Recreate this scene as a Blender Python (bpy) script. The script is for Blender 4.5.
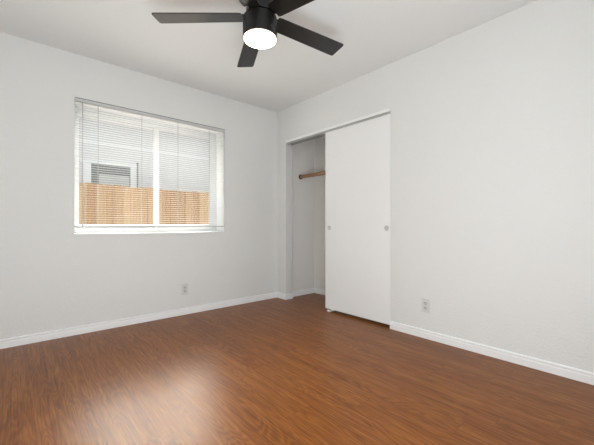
import bpy, bmesh, math, random
from mathutils import Vector, Matrix
random.seed(7)
S = bpy.context.scene
C = S.collection
for o in list(bpy.data.objects):
    bpy.data.objects.remove(o)

# ------------------------------------------------------------------ camera
cam = bpy.data.cameras.new('camera')
cam.sensor_width = 36.0
cam.lens = 321.36 / 594 * 36
cam.shift_y = 2.67 / 594
cam.clip_start = 0.05
co = bpy.data.objects.new('camera', cam); C.objects.link(co)
co.location = (-2.5965, -3.3675, 0.9511)
co.rotation_euler = (math.pi / 2, 0, -math.radians(41.18))
S.camera = co

# ------------------------------------------------------------------ world, lights, exposure
SKY_LOW, SKY_HIGH = 1.45, 54.0
W = bpy.data.worlds.new('sky'); S.world = W; W.use_nodes = True
bg = W.node_tree.nodes['Background']
# bright overcast: dim cool dome with a bright patch added beyond the neighbour's roof for the floor highlight
_nt = W.node_tree; _L = _nt.links.new
_tc = _nt.nodes.new('ShaderNodeTexCoord'); _d = _nt.nodes.new('ShaderNodeVectorMath'); _d.operation = 'DOT_PRODUCT'
_az, _el = math.radians(14), math.radians(38)
_d.inputs[1].default_value = (math.sin(_az) * math.cos(_el), math.cos(_az) * math.cos(_el), math.sin(_el))
_L(_tc.outputs['Generated'], _d.inputs[0])
_mr = _nt.nodes.new('ShaderNodeMapRange'); _mr.interpolation_type = 'SMOOTHSTEP'
_mr.inputs['From Min'].default_value = 0.84; _mr.inputs['From Max'].default_value = 0.97
_mr.inputs['To Min'].default_value = SKY_LOW; _mr.inputs['To Max'].default_value = SKY_HIGH
_L(_d.outputs['Value'], _mr.inputs['Value']); _L(_mr.outputs['Result'], bg.inputs[1])
_cm = _nt.nodes.new('ShaderNodeMix'); _cm.data_type = 'RGBA'
_cm.inputs['A'].default_value = (0.93, 0.97, 1.0, 1); _cm.inputs['B'].default_value = (1.0, 0.95, 0.85, 1)
_m2 = _nt.nodes.new('ShaderNodeMapRange'); _m2.inputs['From Min'].default_value = 0.70; _m2.inputs['From Max'].default_value = 0.80
_L(_d.outputs['Value'], _m2.inputs['Value']); _L(_m2.outputs['Result'], _cm.inputs['Factor']); _L(_cm.outputs['Result'], bg.inputs[0])

def area(name, loc, rot, sx, sy, power, col=(1, 1, 1)):
    l = bpy.data.lights.new(name, 'AREA'); l.shape = 'RECTANGLE'; l.size = sx; l.size_y = sy
    l.energy = power; l.color = col
    o = bpy.data.objects.new(name, l); C.objects.link(o); o.location = loc; o.rotation_euler = rot
    return o
# added fill lamps, both unseen: one behind the camera, one aimed up at the ceiling
area('fill_light_behind', (-2.15, -3.88, 1.30), (math.radians(90), 0, 0), 1.6, 1.6, 17, (0.885, 0.948, 0.985))
area('fill_light_up', (-2.40, -3.25, 0.22), (-Vector((0.36, 0.68, 0.62))).to_track_quat('Z', 'Y').to_euler(), 1.4, 0.9, 45, (0.885, 0.945, 0.985))

S.view_settings.view_transform = 'Standard'
S.view_settings.look = 'None'
S.view_settings.exposure = 0.0
S.view_settings.gamma = 1.0
S.view_settings.use_curve_mapping = False

# ------------------------------------------------------------------ helpers
def box(bm, x0, x1, y0, y1, z0, z1, bev=0.0, seg=2):
    t = bmesh.new()
    bmesh.ops.create_cube(t, size=1)
    for v in t.verts:
        v.co = Vector(((x0 + x1) / 2 + v.co.x * (x1 - x0), (y0 + y1) / 2 + v.co.y * (y1 - y0), (z0 + z1) / 2 + v.co.z * (z1 - z0)))
    if bev:
        bmesh.ops.bevel(t, geom=list(t.edges), offset=bev, segments=seg, affect='EDGES', profile=0.5)
    merge(bm, t)

def merge(bm, t, M=None):
    if M is not None: t.transform(M)
    me = bpy.data.meshes.new('tmp'); t.to_mesh(me); t.free()
    bm.from_mesh(me); bpy.data.meshes.remove(me)

def lathe(bm, prof, n=64, M=None):
    """prof: list of (r, z); closed at both ends where r = 0"""
    t = bmesh.new(); rings = []
    for r, z in prof:
        if r < 1e-6: rings.append([t.verts.new((0, 0, z))])
        else: rings.append([t.verts.new((r * math.cos(2 * math.pi * k / n), r * math.sin(2 * math.pi * k / n), z)) for k in range(n)])
    for a, b in zip(rings, rings[1:]):
        for k in range(n):
            k2 = (k + 1) % n
            if len(a) == 1: t.faces.new((a[0], b[k2], b[k]))
            elif len(b) == 1: t.faces.new((a[k], a[k2], b[0]))
            else: t.faces.new((a[k], a[k2], b[k2], b[k]))
    bmesh.ops.recalc_face_normals(t, faces=t.faces)
    merge(bm, t, M)

def prism(bm, pts, axis, a, b):
    """polygon pts in the plane across `axis`, swept from a to b"""
    t = bmesh.new()
    def P(p, s): return (s, p[0], p[1]) if axis == 'x' else ((p[0], s, p[1]) if axis == 'y' else (p[0], p[1], s))
    A = [t.verts.new(P(p, a)) for p in pts]; B = [t.verts.new(P(p, b)) for p in pts]
    t.faces.new(A); t.faces.new(B)
    for k in range(len(pts)):
        j = (k + 1) % len(pts); t.faces.new((A[k], A[j], B[j], B[k]))
    bmesh.ops.recalc_face_normals(t, faces=t.faces)
    merge(bm, t)

def obj(name, bm, m, parent=None, smooth=False, loc=None):
    bmesh.ops.recalc_face_normals(bm, faces=bm.faces)
    me = bpy.data.meshes.new(name); bm.to_mesh(me); bm.free()
    me.materials.append(m)
    if smooth:
        for p in me.polygons: p.use_smooth = True
        try: me.set_sharp_from_angle(angle=math.radians(35))
        except Exception: pass
    o = bpy.data.objects.new(name, me); C.objects.link(o)
    if parent: o.parent = parent
    if loc: o.location = loc
    return o

def thing(name, label, cat, loc=(0, 0, 0), group=None):
    o = bpy.data.objects.new(name, None); C.objects.link(o); o.location = loc
    o.empty_display_size = 0.1
    o['label'] = label; o['category'] = cat
    if group: o['group'] = group
    return o

def struct(name, bm, m, label, parent=None, cat=None, **k):
    o = obj(name, bm, m, parent, **k)
    o['kind'] = 'structure'; o['label'] = label
    o['category'] = cat or name.split('_')[0]
    return o

# ------------------------------------------------------------------ materials
def mat(name, col, rough=0.5, metal=0.0, spec=0.5, var=0.03, vscale=3.0, bump=0.0, bscale=200.0):
    m = bpy.data.materials.new(name); m.use_nodes = True
    nt = m.node_tree; b = nt.nodes['Principled BSDF']
    b.inputs['Roughness'].default_value = rough; b.inputs['Metallic'].default_value = metal
    b.inputs['Specular IOR Level'].default_value = spec
    tc = nt.nodes.new('ShaderNodeTexCoord')
    n = nt.nodes.new('ShaderNodeTexNoise'); n.inputs['Scale'].default_value = vscale; n.inputs['Detail'].default_value = 4
    nt.links.new(tc.outputs['Object'], n.inputs['Vector'])
    mx = nt.nodes.new('ShaderNodeMix'); mx.data_type = 'RGBA'
    mx.inputs['A'].default_value = tuple(c * (1 - var) for c in col) + (1,)
    mx.inputs['B'].default_value = tuple(min(1, c * (1 + var)) for c in col) + (1,)
    nt.links.new(n.outputs['Fac'], mx.inputs['Factor']); nt.links.new(mx.outputs['Result'], b.inputs['Base Color'])
    if bump:
        n2 = nt.nodes.new('ShaderNodeTexNoise'); n2.inputs['Scale'].default_value = bscale; n2.inputs['Detail'].default_value = 3
        nt.links.new(tc.outputs['Object'], n2.inputs['Vector'])
        bp = nt.nodes.new('ShaderNodeBump'); bp.inputs['Strength'].default_value = bump; bp.inputs['Distance'].default_value = 0.004
        nt.links.new(n2.outputs['Fac'], bp.inputs['Height']); nt.links.new(bp.outputs['Normal'], b.inputs['Normal'])
    return m

M = dict(
    wall=mat('wall_paint', (0.80, 0.80, 0.78), 0.75, spec=0.25, var=0.012, vscale=1.5, bump=0.7, bscale=60),
    closet=mat('closet_paint', (0.88, 0.85, 0.82), 0.8, spec=0.2, var=0.015, vscale=1.5, bump=0.3, bscale=55),
    ceiling=mat('ceiling_paint', (0.81, 0.815, 0.805), 0.9, spec=0.1, var=0.012, vscale=1.2, bump=0.3, bscale=60),
    trim=mat('trim_paint', (0.93, 0.93, 0.925), 0.35, spec=0.5, var=0.01),
    door=mat('door_paint', (0.91, 0.91, 0.90), 0.45, spec=0.4, var=0.01, bump=0.05, bscale=40),
    liner=mat('reveal_paint', (0.77, 0.775, 0.78), 0.5, var=0.01),
    vinyl=mat('white_vinyl', (0.68, 0.69, 0.70), 0.35, var=0.01),
    blind=mat('blind_enamel', (0.84, 0.845, 0.84), 0.4, var=0.01),
    gap_shadow=mat('headrail_gap_shadow', (0.13, 0.13, 0.13), 0.5),  # dark tone standing for the shade along the headrail top
    headrail=mat('headrail_enamel', (0.62, 0.62, 0.61), 0.4),
    rail=mat('bottom_rail_enamel', (0.42, 0.42, 0.42), 0.4),
    cord=mat('blind_cord', (0.36, 0.36, 0.35), 0.8),
    wand=mat('smoky_plastic', (0.42, 0.41, 0.41), 0.3),
    recept=mat('outlet_receptacle', (0.58, 0.58, 0.56), 0.4),
    plate=mat('outlet_plastic', (0.70, 0.70, 0.67), 0.35, var=0.01),
    slot=mat('outlet_slot', (0.10, 0.10, 0.10), 0.6),
    screw=mat('screw_metal', (0.55, 0.55, 0.53), 0.35, metal=0.8),
    black=mat('fan_black_metal', (0.008, 0.0075, 0.007), 0.42, spec=0.35, var=0.1),
    chrome=mat('brushed_nickel', (0.62, 0.61, 0.59), 0.3, metal=0.9, var=0.02),
    cup=mat('finger_pull_nickel', (0.68, 0.68, 0.66), 0.3, metal=0.5, var=0.02),
    aluminium=mat('track_aluminium', (0.55, 0.55, 0.53), 0.4, metal=0.7),
    house=mat('neighbour_siding', (0.54, 0.545, 0.56), 0.8, spec=0.2, var=0.02),
    housetrim=mat('neighbour_trim', (0.62, 0.635, 0.65), 0.6, var=0.01),
    greyframe=mat('neighbour_window_grey', (0.17, 0.18, 0.185), 0.5, var=0.05),
    paleblind=mat('neighbour_window_shade', (0.40, 0.415, 0.42), 0.6, var=0.03),
    roof=mat('roof_shingle', (0.20, 0.19, 0.18), 0.9, var=0.2, vscale=20),
    ground=mat('yard_gravel', (0.34, 0.31, 0.27), 0.95, var=0.3, vscale=30, bump=0.5, bscale=80),
    guide=mat('white_nylon', (0.82, 0.80, 0.76), 0.4),
    socket=mat('socket_dark_metal', (0.07, 0.06, 0.05), 0.5),
)

def wood_mat(name, c0, c1, axis, rough=0.5, spec=0.5):
    m = bpy.data.materials.new(name); m.use_nodes = True; nt = m.node_tree; b = nt.nodes['Principled BSDF']
    b.inputs['Roughness'].default_value = rough
    tc = nt.nodes.new('ShaderNodeTexCoord'); mp = nt.nodes.new('ShaderNodeMapping')
    sc = [30, 30, 30]; sc['xyz'.index(axis)] = 2.0; mp.inputs['Scale'].default_value = sc
    n = nt.nodes.new('ShaderNodeTexNoise'); n.inputs['Scale'].default_value = 1; n.inputs['Detail'].default_value = 5; n.inputs['Distortion'].default_value = 0.6
    nt.links.new(tc.outputs['Object'], mp.inputs['Vector']); nt.links.new(mp.outputs['Vector'], n.inputs['Vector'])
    r = nt.nodes.new('ShaderNodeValToRGB'); r.color_ramp.elements[0].color = c0 + (1,); r.color_ramp.elements[1].color = c1 + (1,)
    r.color_ramp.elements[0].position = 0.3; r.color_ramp.elements[1].position = 0.7
    nt.links.new(n.outputs['Fac'], r.inputs['Fac']); nt.links.new(r.outputs['Color'], b.inputs['Base Color'])
    b.inputs['Specular IOR Level'].default_value = spec
    return m
M['rod'] = wood_mat('closet_rod_wood', (0.24, 0.12, 0.055), (0.46, 0.28, 0.15), 'y', 0.5)
M['blade'] = wood_mat('fan_blade_black_wood', (0.007, 0.0065, 0.006), (0.013, 0.012, 0.010), 'x', 0.30, 0.6)

def fence_mat():
    m = bpy.data.materials.new('cedar_fence'); m.use_nodes = True; nt = m.node_tree; b = nt.nodes['Principled BSDF']
    b.inputs['Roughness'].default_value = 0.85; b.inputs['Specular IOR Level'].default_value = 0.15
    L = nt.links.new
    tc = nt.nodes.new('ShaderNodeTexCoord'); sp = nt.nodes.new('ShaderNodeSeparateXYZ'); L(tc.outputs['Object'], sp.inputs[0])
    d = nt.nodes.new('ShaderNodeMath'); d.operation = 'DIVIDE'; d.inputs[1].default_value = 0.142; L(sp.outputs['X'], d.inputs[0])
    fl = nt.nodes.new('ShaderNodeMath'); fl.operation = 'FLOOR'; L(d.outputs[0], fl.inputs[0])
    wn = nt.nodes.new('ShaderNodeTexWhiteNoise'); wn.noise_dimensions = '1D'; L(fl.outputs[0], wn.inputs['W'])
    mp = nt.nodes.new('ShaderNodeMapping'); mp.inputs['Scale'].default_value = (35, 35, 2.2); L(tc.outputs['Object'], mp.inputs['Vector'])
    n = nt.nodes.new('ShaderNodeTexNoise'); n.inputs['Scale'].default_value = 1; n.inputs['Detail'].default_value = 4; n.inputs['Distortion'].default_value = 1.0
    L(mp.outputs[0], n.inputs['Vector'])
    ma = nt.nodes.new('ShaderNodeMath'); ma.operation = 'MULTIPLY_ADD'; ma.inputs[1].default_value = 0.5; L(wn.outputs['Value'], ma.inputs[0]); 
    m2 = nt.nodes.new('ShaderNodeMath'); m2.operation = 'MULTIPLY'; m2.inputs[1].default_value = 0.6; L(n.outputs['Fac'], m2.inputs[0]); L(m2.outputs[0], ma.inputs[2])
    r = nt.nodes.new('ShaderNodeValToRGB')
    r.color_ramp.elements[0].position = 0.2; r.color_ramp.elements[0].color = FENCE0 + (1,)
    r.color_ramp.elements[1].position = 0.85; r.color_ramp.elements[1].color = FENCE1 + (1,)
    L(ma.outputs[0], r.inputs['Fac']); L(r.outputs['Color'], b.inputs['Base Color'])
    return m
FENCE0 = (0.24, 0.140, 0.075); FENCE1 = (0.39, 0.275, 0.170)
M['fence'] = fence_mat()

def floor_mat():
    m = bpy.data.materials.new('laminate_planks'); m.use_nodes = True; nt = m.node_tree; b = nt.nodes['Principled BSDF']
    L = nt.links.new
    def math_(op, a, b_=None, c=None):
        n = nt.nodes.new('ShaderNodeMath'); n.operation = op
        for i, v in enumerate((a, b_, c)):
            if v is None: continue
            if isinstance(v, (int, float)): n.inputs[i].default_value = v
            else: L(v, n.inputs[i])
        return n.outputs[0]
    tc = nt.nodes.new('ShaderNodeTexCoord'); sp = nt.nodes.new('ShaderNodeSeparateXYZ'); L(tc.outputs['Object'], sp.inputs[0])
    X, Y = sp.outputs['X'], sp.outputs['Y']
    u = math_('DIVIDE', math_('ADD', X, 1.765 + 17.0), 0.17)
    iu = math_('FLOOR', u); fu = math_('FRACT', u)
    wn = nt.nodes.new('ShaderNodeTexWhiteNoise'); wn.noise_dimensions = '1D'; L(iu, wn.inputs['W'])
    v = math_('ADD', math_('DIVIDE', math_('ADD', Y, 20), 1.22), math_('MULTIPLY', wn.outputs['Value'], 5.0))
    iv = math_('FLOOR', v); fv = math_('FRACT', v)
    cb = nt.nodes.new('ShaderNodeCombineXYZ'); L(iu, cb.inputs[0]); L(iv, cb.inputs[1])
    wn2 = nt.nodes.new('ShaderNodeTexWhiteNoise'); wn2.noise_dimensions = '2D'; L(cb.outputs[0], wn2.inputs['Vector'])
    rnd = wn2.outputs['Value']
    # grain coordinates, shifted per board
    gx = math_('ADD', X, math_('MULTIPLY', rnd, 7.3)); gy = math_('ADD', Y, math_('MULTIPLY', rnd, 3.1))
    def vec(sx, sy):
        c = nt.nodes.new('ShaderNodeCombineXYZ'); L(math_('MULTIPLY', gx, sx), c.inputs[0]); L(math_('MULTIPLY', gy, sy), c.inputs[1]); L(math_('MULTIPLY', rnd, 40.0), c.inputs[2]); return c.outputs[0]
    def noise(vc, det=4, dist=0.0, rough=0.55):
        n = nt.nodes.new('ShaderNodeTexNoise'); n.inputs['Scale'].default_value = 1; n.inputs['Detail'].default_value = det
        n.inputs['Distortion'].default_value = dist; n.inputs['Roughness'].default_value = rough; L(vc, n.inputs['Vector']); return n.outputs['Fac']
    broad = noise(vec(22, 1.0), 3, 0.4)
    fine = noise(vec(150, 4.0), 3, 0.3)
    # cathedral rings: contour lines of a stretched noise
    base = noise(vec(7.5, 0.85), 2, 0.5)
    rings = math_('FRACT', math_('MULTIPLY', base, 22.0))
    rings = math_('ABSOLUTE', math_('SUBTRACT', rings, 0.5))     # 0..0.5
    rings = math_('MULTIPLY', rings, 2.0)
    g = math_('ADD', math_('MULTIPLY', broad, 0.36), math_('MULTIPLY', fine, 0.56))
    g = math_('ADD', g, math_('MULTIPLY', rings, 0.13))
    g = math_('ADD', g, math_('MULTIPLY', math_('SUBTRACT', rnd, 0.5), 0.05))
    r = nt.nodes.new('ShaderNodeValToRGB'); e = r.color_ramp.elements
    e[0].position = 0.28; e[0].color = (0.105, 0.030, 0.005, 1)
    e[1].position = 0.76; e[1].color = (0.38, 0.145, 0.032, 1)
    k = e.new(0.44); k.color = (0.180, 0.054, 0.008, 1)
    k = e.new(0.57); k.color = (0.260, 0.086, 0.014, 1)
    L(g, r.inputs['Fac'])
    # joints
    eu = math_('MINIMUM', fu, math_('SUBTRACT', 1.0, fu)); ev = math_('MINIMUM', fv, math_('SUBTRACT', 1.0, fv))
    ju = math_('LESS_THAN', eu, 0.009); jv = math_('LESS_THAN', ev, 0.0015)
    j = math_('MAXIMUM', ju, jv)
    mx = nt.nodes.new('ShaderNodeMix'); mx.data_type = 'RGBA'; L(math_('MULTIPLY', j, 0.3), mx.inputs['Factor'])
    L(r.outputs['Color'], mx.inputs['A']); mx.inputs['B'].default_value = (0.07, 0.025, 0.010, 1)
    L(mx.outputs['Result'], b.inputs['Base Color'])
    b.inputs['Roughness'].default_value = 0.34
    b.inputs['Specular IOR Level'].default_value = 0.25
    h = math_('SUBTRACT', math_('MULTIPLY', fine, 0.5), math_('MULTIPLY', j, 1.0))
    bp = nt.nodes.new('ShaderNodeBump'); bp.inputs['Strength'].default_value = 0.10; bp.inputs['Distance'].default_value = 0.002
    L(h, bp.inputs['Height']); L(bp.outputs['Normal'], b.inputs['Normal'])
    return m
M['floor'] = floor_mat()

def glass_mat():
    m = bpy.data.materials.new('window_glass'); m.use_nodes = True; nt = m.node_tree
    for n in list(nt.nodes):
        if n.type == 'BSDF_PRINCIPLED': nt.nodes.remove(n)
    out = nt.nodes['Material Output']
    tr = nt.nodes.new('ShaderNodeBsdfTransparent'); tr.inputs[0].default_value = (0.97, 0.98, 0.98, 1)
    gl = nt.nodes.new('ShaderNodeBsdfGlossy'); gl.inputs['Roughness'].default_value = 0.25
    mx = nt.nodes.new('ShaderNodeMixShader'); mx.inputs[0].default_value = 0.005
    nt.links.new(tr.outputs[0], mx.inputs[1]); nt.links.new(gl.outputs[0], mx.inputs[2]); nt.links.new(mx.outputs[0], out.inputs['Surface'])
    return m
M['glass'] = glass_mat()

H_ = 2.44
def lamp_mat():
    m = bpy.data.materials.new('lamp_diffuser'); m.use_nodes = True; b = m.node_tree.nodes['Principled BSDF']
    b.inputs['Base Color'].default_value = (0.9, 0.85, 0.78, 1); b.inputs['Roughness'].default_value = 0.4
    b.inputs['Emission Color'].default_value = (1.0, 0.80, 0.60, 1)
    nt = m.node_tree; tc = nt.nodes.new('ShaderNodeTexCoord'); sp = nt.nodes.new('ShaderNodeSeparateXYZ'); mr = nt.nodes.new('ShaderNodeMapRange')
    nt.links.new(tc.outputs['Object'], sp.inputs[0]); nt.links.new(sp.outputs['Z'], mr.inputs['Value'])
    mr.inputs['From Min'].default_value = 2.057 - H_; mr.inputs['From Max'].default_value = 2.042 - H_
    mr.inputs['To Min'].default_value = 0.75; mr.inputs['To Max'].default_value = 17.0
    nt.links.new(mr.outputs['Result'], b.inputs['Emission Strength'])
    return m
M['lamp'] = lamp_mat()

# ------------------------------------------------------------------ room shell
XL, YF, H = -3.05, -3.95, 2.44
WX0, WX1, WZ0, WZ1 = -2.218, -0.767, 0.872, 2.066     # window opening
WT = 0.30                                             # thickness of the window wall
CY0, CY1, CZ = -0.182, -1.707, 2.004                  # closet opening
CX, CYA, CYB = 0.572, -0.112, -1.86                   # closet back, side walls

bm = bmesh.new(); box(bm, XL - .12, CX + .12, YF - .12, WT, -0.12, 0)
struct('floor', bm, M['floor'], 'reddish brown wood-look plank floor running towards the window wall')
bm = bmesh.new(); box(bm, XL - .12, CX + .12, YF - .12, WT, H, H + .12)
struct('ceiling', bm, M['ceiling'], 'plain off-white ceiling around the black fan')

bm = bmesh.new()
box(bm, XL - .12, WX0, 0, WT, 0, H); box(bm, WX1, CX + .12, 0, WT, 0, H)
box(bm, WX0, WX1, 0, WT, 0, WZ0); box(bm, WX0, WX1, 0, WT, WZ1, H)
struct('wall_back', bm, M['wall'], 'off-white painted wall holding the window')
bm = bmesh.new()
box(bm, 0, .115, CY0, 0, 0, H); box(bm, 0, .115, CY1, CY0, CZ, H); box(bm, 0, .115, YF, CY1, 0, H)
struct('wall_right', bm, M['wall'], 'off-white textured wall with the closet opening')
bm = bmesh.new(); box(bm, XL - .12, XL, YF, 0, 0, H)
struct('wall_left', bm, M['wall'], 'off-white wall on the left outside the frame')
bm = bmesh.new(); box(bm, XL - .12, CX + .12, YF - .12, YF, 0, H)
struct('wall_front', bm, M['wall'], 'off-white wall behind the camera')
bm = bmesh.new(); box(bm, .115, CX + .12, CYA, 0, 0, H)
struct('wall_closet_left', bm, M['closet'], 'shaded side wall inside the closet beside the wooden rod')
bm = bmesh.new(); box(bm, CX, CX + .12, CYB, CYA, 0, H)
struct('wall_closet_back', bm, M['closet'], 'shaded back wall inside the closet')
bm = bmesh.new(); box(bm, .115, CX + .12, CYB - .1, CYB, 0, H)
struct('wall_closet_right', bm, M['closet'], 'far side wall inside the closet behind the sliding doors')

# baseboards: profile (out, z)
BP = [(0, 0), (.013, 0), (.013, .043), (.010, .050), (.010, .054), (.0125, .057), (.0125, .064), (.008, .070), (0, .070)]
def board(bm, axis, at, sign, a, b):
    prism(bm, [(at + sign * p[0], p[1]) for p in BP], axis, a, b)
bm = bmesh.new(); board(bm, 'x', 0, -1, XL, -.013)
struct('baseboard_back', bm, M['trim'], 'white moulded baseboard under the window wall')
bm = bmesh.new(); board(bm, 'y', 0, -1, YF, CY1 - .001)
struct('baseboard_right', bm, M['trim'], 'white moulded baseboard along the right wall')
bm = bmesh.new(); board(bm, 'y', 0, -1, CY0 - .013, -.0005); board(bm, 'x', CY0, -1, -.0005, .112)
struct('baseboard_stub', bm, M['trim'], 'short white baseboard wrapping the closet corner')
bm = bmesh.new(); board(bm, 'x', CYA, -1, .115, CX - .014)
struct('baseboard_closet_side', bm, M['trim'], 'white baseboard on the side wall inside the closet')
bm = bmesh.new(); board(bm, 'y', CX, -1, CYB, CYA)
struct('baseboard_closet_back', bm, M['trim'], 'white baseboard on the back wall inside the closet')
bm = bmesh.new(); board(bm, 'y', XL, 1, YF, -.014)
struct('baseboard_left', bm, M['trim'], 'white baseboard along the left wall')

# thin painted fascia over the closet opening, jamb liner, double track
bm = bmesh.new(); box(bm, -.004, .0, CY1, CY0, CZ, CZ + .026, .001, 1)
struct('trim_1', bm, M['trim'], 'thin white strip above the sliding closet doors')
bm = bmesh.new()
box(bm, .003, .086, CY1 + .001, CY0 - .001, CZ - .006, CZ, 0)
for x in (.003, .043, .083): box(bm, x, x + .003, CY1 + .001, CY0 - .001, CZ - .022, CZ - .006)
struct('trim_2', bm, M['aluminium'], 'double aluminium track the closet doors hang from')

# ------------------------------------------------------------------ window (in the reveal, face at y = .20)
FY = 0.20
fr = bmesh.new()
fw = 0.048
box(fr, WX0, WX0 + fw, FY, FY + .075, WZ0, WZ1, .003); box(fr, WX1 - fw, WX1, FY, FY + .075, WZ0, WZ1, .003)
box(fr, WX0 + fw, WX1 - fw, FY + .0005, FY + .0745, WZ1 - fw - .02, WZ1, .003); box(fr, WX0 + fw, WX1 - fw, FY + .0005, FY + .0745, WZ0, WZ0 + fw, .003)
win = struct('window_1', fr, M['vinyl'], 'white vinyl sliding window with two panes behind a mini blind')
XM = -1.462
def sash(x0, x1, y0, wl, wr):
    b_ = bmesh.new(); z0, z1 = WZ0 + fw, WZ1 - fw - .02; s = .030
    box(b_, x0, x0 + wl, y0, y0 + .03, z0, z1, .003); box(b_, x1 - wr, x1, y0, y0 + .03, z0, z1, .003)
    box(b_, x0 + wl, x1 - wr, y0 + .0005, y0 + .0295, z1 - s, z1, .003); box(b_, x0 + wl, x1 - wr, y0 + .0005, y0 + .0295, z0, z0 + s + .008, .003)
    so = obj('sash', b_, M['vinyl'], win)
    g = bmesh.new(); box(g, x0 + wl - .004, x1 - wr + .004, y0 + .013, y0 + .017, z0 + s, z1 - s + .004)
    obj('glass_pane', g, M['glass'], so)
    k = bmesh.new()                                   # dark glazing gasket round the pane
    t = .0022
    X0, X1, Z0, Z1 = x0 + wl, x1 - wr, z0 + s + .008, z1 - s
    box(k, X0, X0 + t, y0 + .004, y0 + .012, Z0, Z1); box(k, X1 - t, X1, y0 + .004, y0 + .012, Z0, Z1)
    box(k, X0, X1, y0 + .0045, y0 + .0115, Z1 - t, Z1)
    obj('gasket', k, M['wand'], so)
    return so
sash(WX0 + fw, -1.460, FY + .038, .018, .022)
sr = sash(-1.490, WX1 - fw, FY + .004, .052, .040)
lk = bmesh.new(); box(lk, XM - .020, XM + .006, FY - .012, FY + .004, 1.42, 1.49, .003); box(lk, XM - .012, XM - .004, FY - .022, FY - .010, 1.435, 1.475, .002)
obj('latch', lk, M['vinyl'], win)
# painted reveal liner with a slightly proud bead at the wall surface
rv = bmesh.new(); e = .0035; p = .004
box(rv, WX0 - .001, WX0 + e, -p, FY, WZ0 + e, WZ1 - e); box(rv, WX1 - e, WX1 + .001, -p, FY, WZ0 + e, WZ1 - e)
box(rv, WX0 - .001, WX1 + .001, -p + .0002, FY, WZ1 - e, WZ1 + .001); box(rv, WX0 - .001, WX1 + .001, -p + .0002, FY, WZ0 - .001, WZ0 + e)
lo = obj('reveal_liner', rv, M['liner'], win)

# ------------------------------------------------------------------ blind
bx0, bx1 = WX0 + .008, WX1 - .006
bl = thing('window_blind', 'white horizontal mini blind with open slats lowered inside the window opening', 'blind', ((bx0 + bx1) / 2, .03, .93))
def local(bm_, o): bm_.transform(Matrix.Translation(-Vector(o.location))); return bm_
b_ = bmesh.new(); box(b_, bx0, bx1, -.006, .028, WZ1 - .034, WZ1 - .008, .002)
hr = obj('headrail', local(b_, bl), M['headrail'], bl)
b_ = bmesh.new(); box(b_, bx0, bx1, -.007, -.0005, WZ1 - .0085, WZ1 - .0035)  # thin dark strip drawn in place of the shadow gap over the headrail
obj('shadow_strip', local(b_, bl), M['gap_shadow'], hr)
ZB = .932
b_ = bmesh.new(); box(b_, bx0, bx1, .013, .031, ZB, ZB + .011, .003)
obj('bottom_rail', local(b_, bl), M['rail'], bl)
b_ = bmesh.new(); pitch = .0208; z = ZB + .028; tilt = math.radians(2.5); w = .020
while z < WZ1 - .045:
    vs0, vs1 = [], []
    for k in range(5):
        s = (k / 4 - .5) * w; crown = .0008 * (1 - (2 * k / 4 - 1) ** 2)
        y = .022 + s * math.cos(tilt) - crown * math.sin(tilt); zz = z + s * math.sin(tilt) + crown * math.cos(tilt)
        vs0.append(b_.verts.new((bx0 + .004, y, zz))); vs1.append(b_.verts.new((bx1 - .004, y, zz)))
    for k in range(4): b_.faces.new((vs0[k], vs1[k], vs1[k + 1], vs0[k + 1]))
    z += pitch
sl = obj('slats', local(b_, bl), M['blind'], bl, smooth=True)
sm = sl.modifiers.new('thickness', 'SOLIDIFY'); sm.thickness = .0005
for x in (-2.034, -1.664, -1.307, -.95):
    b_ = bmesh.new()
    for y in (.0095, .0345): box(b_, x - .0012, x + .0012, y - .0006, y + .0006, ZB + .011, WZ1 - .034)
    obj('ladder_cord', local(b_, bl), M['cord'], bl)
b_ = bmesh.new()
lathe(b_, [(0, 0), (.0035, 0), (.0035, 1.08), (0, 1.08)], 8, Matrix.Translation((-2.155, -.001, WZ1 - .036 - 1.08)))
lathe(b_, [(0, -.02), (.005, -.016), (.005, .02), (.003, .03), (0, .03)], 8, Matrix.Translation((-2.155, -.001, WZ1 - .036 - 1.08)))
obj('tilt_wand', local(b_, bl), M['wand'], bl, smooth=True)

# ------------------------------------------------------------------ closet doors
def slab_door(name, x, y0, y1, label, zb, zt):
    b_ = bmesh.new(); box(b_, x, x + .030, y0, y1, zb, zt, .0015, 2)
    return struct(name, b_, M['door'], label)
d1 = slab_door('door_1', .010, -1.701, -.870, 'plain white front sliding closet door with two round finger pulls', .026, CZ - .007)
d2 = slab_door('door_2', .050, -1.704, -.925, 'plain white rear sliding closet door hidden behind the front one', .022, CZ - .008)
def finger_pull(y, z):
    b_ = bmesh.new()
    R = Matrix.Translation((.0095, y, z)) @ Matrix.Rotation(math.radians(-90), 4, 'Y')
    lathe(b_, [(.019, -.0005), (.0262, -.0005), (.0262, .0018), (.0240, .0032), (.0205, .0026), (.0190, .0005), (.0150, .0002), (0, .0002)], 40, R)
    o = obj('finger_pull', b_, M['cup'], d1, smooth=True); o['label'] = 'round nickel finger pull'
finger_pull(-.930, .921); finger_pull(-1.660, .924)

fg = bmesh.new()
box(fg, -.004, .110, -.955, -.915, 0, .005, .001)
box(fg, -.018, .006, -.957, -.920, .000, .020, .003); box(fg, .0415, .0485, -.952, -.918, .005, .019, .001)
g = obj('floor_guide', fg, M['guide'])
g['label'] = 'small white plastic guide on the floor under the left edge of the closet door'; g['category'] = 'door guide'

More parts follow.
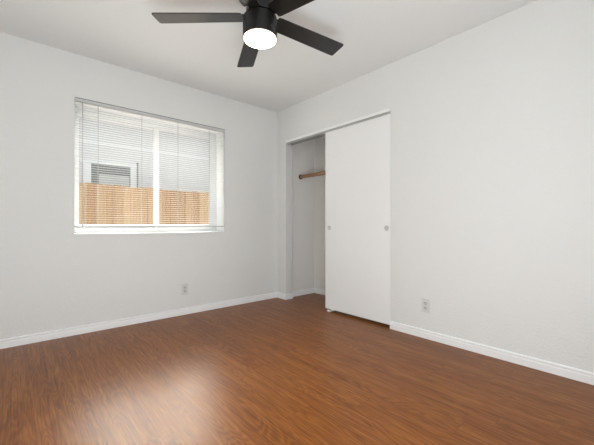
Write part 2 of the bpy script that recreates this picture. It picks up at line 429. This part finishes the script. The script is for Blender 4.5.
# closet rod
rod = thing('closet_rod', 'round brown wooden hanging rod high inside the open closet', 'closet rod', (.315, CYA, 1.606))
b_ = bmesh.new()
lathe(b_, [(0, 0), (.025, 0), (.025, CYA - CYB - .03), (0, CYA - CYB - .03)], 28, Matrix.Translation((0, -.012, 0)) @ Matrix.Rotation(math.radians(90), 4, 'X'))
obj('pole', b_, M['rod'], rod, smooth=True)
for y, s in ((-.0005, 1), (CYB - CYA + .0005, -1)):
    b_ = bmesh.new()
    lathe(b_, [(0, 0), (.034, 0), (.034, .005), (.0295, .006), (.0295, .02), (.0255, .02), (.0255, .008), (0, .008)], 28, Matrix.Translation((0, y, 0)) @ Matrix.Rotation(math.radians(90 * s), 4, 'X'))
    obj('rod_socket', b_, M['socket'], rod, smooth=True)

# ------------------------------------------------------------------ outlets (built facing -y, origin at the plate's back centre)
def make_outlet(label):
    t = thing('wall_outlet', label, 'outlet', (-1.241, 0, .268), 'duplex wall outlets')
    b_ = bmesh.new(); box(b_, -.035, .035, -.006, 0, -.0575, .0575, .0025, 3)
    obj('cover_plate', b_, M['plate'], t)
    for s in (1, -1):
        b_ = bmesh.new(); zc = s * .0195
        pts = []
        for k in range(24):
            a = 2 * math.pi * k / 24; pts.append((.0172 * math.cos(a), zc + max(-.0135, min(.0135, .0172 * math.sin(a)))))
        prism(b_, pts, 'y', -.0085, -.004)
        r_ = obj('receptacle', b_, M['recept'], t)
        b_ = bmesh.new()
        box(b_, -.0078, -.0054, -.0088, -.007, zc - .001, zc + .0085); box(b_, .0054, .0078, -.0088, -.007, zc, zc + .0075)
        lathe(b_, [(0, 0), (.0026, 0), (.0026, .0018), (0, .0018)], 12, Matrix.Translation((0, -.007, zc - .007)) @ Matrix.Rotation(math.radians(90), 4, 'X'))
        obj('slots', b_, M['slot'], r_)
    b_ = bmesh.new(); lathe(b_, [(0, 0), (.0034, 0), (.0030, .0016), (0, .002)], 16, Matrix.Translation((0, -.0055, 0)) @ Matrix.Rotation(math.radians(90), 4, 'X'))
    obj('screw', b_, M['screw'], t)
    return t
def copy_tree(o, parent=None):
    c = o.copy(); C.objects.link(c)
    if parent: c.parent = parent
    for ch in list(o.children): copy_tree(ch, c)
    return c
o1 = make_outlet('white duplex outlet low on the wall below the window')
o2 = copy_tree(o1); o2.location = (0, -2.046, .275); o2.rotation_euler = (0, 0, math.radians(-90))
o2['label'] = 'white duplex outlet low on the right wall beside the closet door'

# ------------------------------------------------------------------ ceiling fan
FX, FYC = -1.508, -1.791
fan = thing('ceiling_fan', 'black five-blade ceiling fan with a glowing round light under its drum', 'ceiling fan', (FX, FYC, H))
def zl(z): return z - H
b_ = bmesh.new(); lathe(b_, [(0, zl(H)), (.085, zl(H)), (.085, zl(2.425)), (.07, zl(2.385)), (.03, zl(2.375)), (0, zl(2.375))])
obj('canopy', b_, M['black'], fan, smooth=True)
b_ = bmesh.new(); lathe(b_, [(0, zl(2.376)), (.017, zl(2.376)), (.017, zl(2.29)), (0, zl(2.29))], 24)
obj('downrod', b_, M['black'], fan, smooth=True)
b_ = bmesh.new(); lathe(b_, [(0, zl(2.30)), (.045, zl(2.30)), (.075, zl(2.285)), (.082, zl(2.27)), (.082, zl(2.195)), (.06, zl(2.188)), (0, zl(2.188))])
obj('motor_housing', b_, M['black'], fan, smooth=True)
b_ = bmesh.new(); lathe(b_, [(0, zl(2.178)), (.094, zl(2.178)), (.1000, zl(2.172)), (.1008, zl(2.165)), (.1008, zl(2.060)), (.0985, zl(2.057)), (.096, zl(2.057)), (.096, zl(2.075)), (0, zl(2.075))], 72)
obj('light_drum', b_, M['black'], fan, smooth=True)
b_ = bmesh.new(); lathe(b_, [(0, zl(2.074)), (.0955, zl(2.074)), (.0955, zl(2.056)), (.0935, zl(2.047)), (.082, zl(2.040)), (.050, zl(2.036)), (0, zl(2.035))], 72)
obj('light_diffuser', b_, M['lamp'], fan, smooth=True)
RB, BW = .622, .128
PITCH = -10
for k in range(5):
    a = math.radians(138.1 + 72 * k)
    # rounded-corner blade outline
    def outline():
        r0, w0, w1, rc = .105, .100, BW, .014
        pts = [(r0, -w0 / 2), (r0 + .02, -w0 / 2 - .004)]
        for cx, cy, a0 in ((RB - rc, -w1 / 2 + rc, -90), (RB - rc, w1 / 2 - rc, 0)):
            for j in range(7):
                t_ = math.radians(a0 + 90 * j / 6); pts.append((cx + rc * math.cos(t_), cy + rc * math.sin(t_)))
        pts += [(r0 + .02, w0 / 2 + .004), (r0, w0 / 2)]
        return pts
    b_ = bmesh.new(); prism(b_, outline(), 'z', -.003, .003)
    o = obj('blade', b_, M['blade'], fan); o.location = (0, 0, zl(2.182)); o.rotation_euler = (math.radians(PITCH), 0, 0)
    o.rotation_mode = 'XYZ'; o.matrix_local = Matrix.Translation((0, 0, zl(2.182))) @ Matrix.Rotation(a, 4, 'Z') @ Matrix.Rotation(math.radians(PITCH), 4, 'X')
    b_ = bmesh.new()
    prism(b_, [(.055, -.022), (.11, -.030), (.175, -.034), (.185, -.026), (.185, .026), (.175, .034), (.11, .030), (.055, .022)], 'z', .0032, .0075)
    for (sx, sy) in ((.14, .018), (.14, -.018), (.17, 0)):
        lathe(b_, [(0, 0), (.005, 0), (.004, .003), (0, .003)], 10, Matrix.Translation((sx, sy, .0075)))
    o2_ = obj('blade_bracket', b_, M['black'], o)

# ------------------------------------------------------------------ outside
bm = bmesh.new(); box(bm, -9, 9, WT, 12, -.35, -.25)
gd = struct('ground', bm, M['ground'], 'yard ground outside the window', cat='ground')
fe = thing('wooden_fence', 'tan cedar plank fence standing outside the window', 'fence', (0, 3.0, -.25))
b_ = bmesh.new(); x = -6.0; bw = .142; k = 0
while x < 6.0:
    h = 1.90 + random.uniform(-.016, .016); g_ = .002; yo = random.uniform(-.003, .003)
    prism(b_, [(x + g_, 0), (x + bw - g_, 0), (x + bw - g_, h - .012), (x + bw - .014, h), (x + .014, h), (x + g_, h - .012)], 'y', yo, yo + .016)
    x += bw
obj('fence_boards', b_, M['fence'], fe)
b_ = bmesh.new()
for zz in (.3, 1.0, 1.6): box(b_, -6, 6, .021, .06, zz, zz + .085)
obj('rails', b_, M['fence'], fe)
for xx in (-5.4, -3.0, -.6, 1.8, 4.2):
    b_ = bmesh.new(); box(b_, xx, xx + .09, .061, .15, 0, 1.84); obj('post', b_, M['fence'], fe)

HY = 4.6
ho = thing('neighbour_house', 'pale sided house wall with a grey window beyond the fence', 'house', (0, HY, -.25))
def L2(b__): b__.transform(Matrix.Translation((0, -HY, .25))); return b__
b_ = bmesh.new(); HZ = 3.26
box(b_, -7, 7, HY + .012, HY + 5, -.25, HZ)
z = -.25
while z < HZ:                                        # lapped horizontal siding
    prism(b_, [(HY + .012, z), (HY - .006, z), (HY + .004, min(z + .18, HZ)), (HY + .012, min(z + .18, HZ))], 'x', -7, 7); z += .18
obj('siding', L2(b_), M['house'], ho)
b_ = bmesh.new()
prism(b_, [(HY - .15, HZ), (HY - .15, HZ + .1), (HY + 2.6, HZ + .6), (HY + 5.4, HZ + .1), (HY + 5.4, HZ)], 'x', -7.2, 7.2)
obj('roof', L2(b_), M['roof'], ho)
b_ = bmesh.new(); box(b_, -7, 7, HY - .022, HY + .01, 2.68, 2.73, .002)
obj('band_board', L2(b_), M['housetrim'], ho)
b_ = bmesh.new()                                     # casing round the window
box(b_, -1.545, -1.404, HY - .03, HY + .01, 1.2, 2.257); box(b_, -.646, -.53, HY - .03, HY + .01, 1.2, 2.257)
box(b_, -1.60, -.50, HY - .045, HY + .01, 2.257, 2.312, .003); box(b_, -1.60, -.50, HY - .045, HY + .01, 1.13, 1.2, .003)
nw = obj('window_casing', L2(b_), M['housetrim'], ho)
b_ = bmesh.new()
box(b_, -1.404, -1.258, HY - .018, HY + .01, 1.2, 2.257); box(b_, -1.258, -.646, HY - .018, HY + .01, 2.046, 2.257)
box(b_, -1.258, -.646, HY - .018, HY + .01, 1.2, 1.26)
box(b_, -.668, -.646, HY - .018, HY + .01, 1.26, 2.046)
obj('window_frame', L2(b_), M['greyframe'], ho)
b_ = bmesh.new(); box(b_, -1.258, -.668, HY - .009, HY - .004, 1.26, 2.046)
obj('window_shade', L2(b_), M['paleblind'], ho)
b_ = bmesh.new(); lathe(b_, [(0, -.24), (.015, -.24), (.015, 2.33), (.022, 2.33), (.022, 2.37), (0, 2.37)], 16, Matrix.Translation((-.505, HY - .05, 0)))
obj('drain_pipe', L2(b_), M['greyframe'], ho, smooth=True)
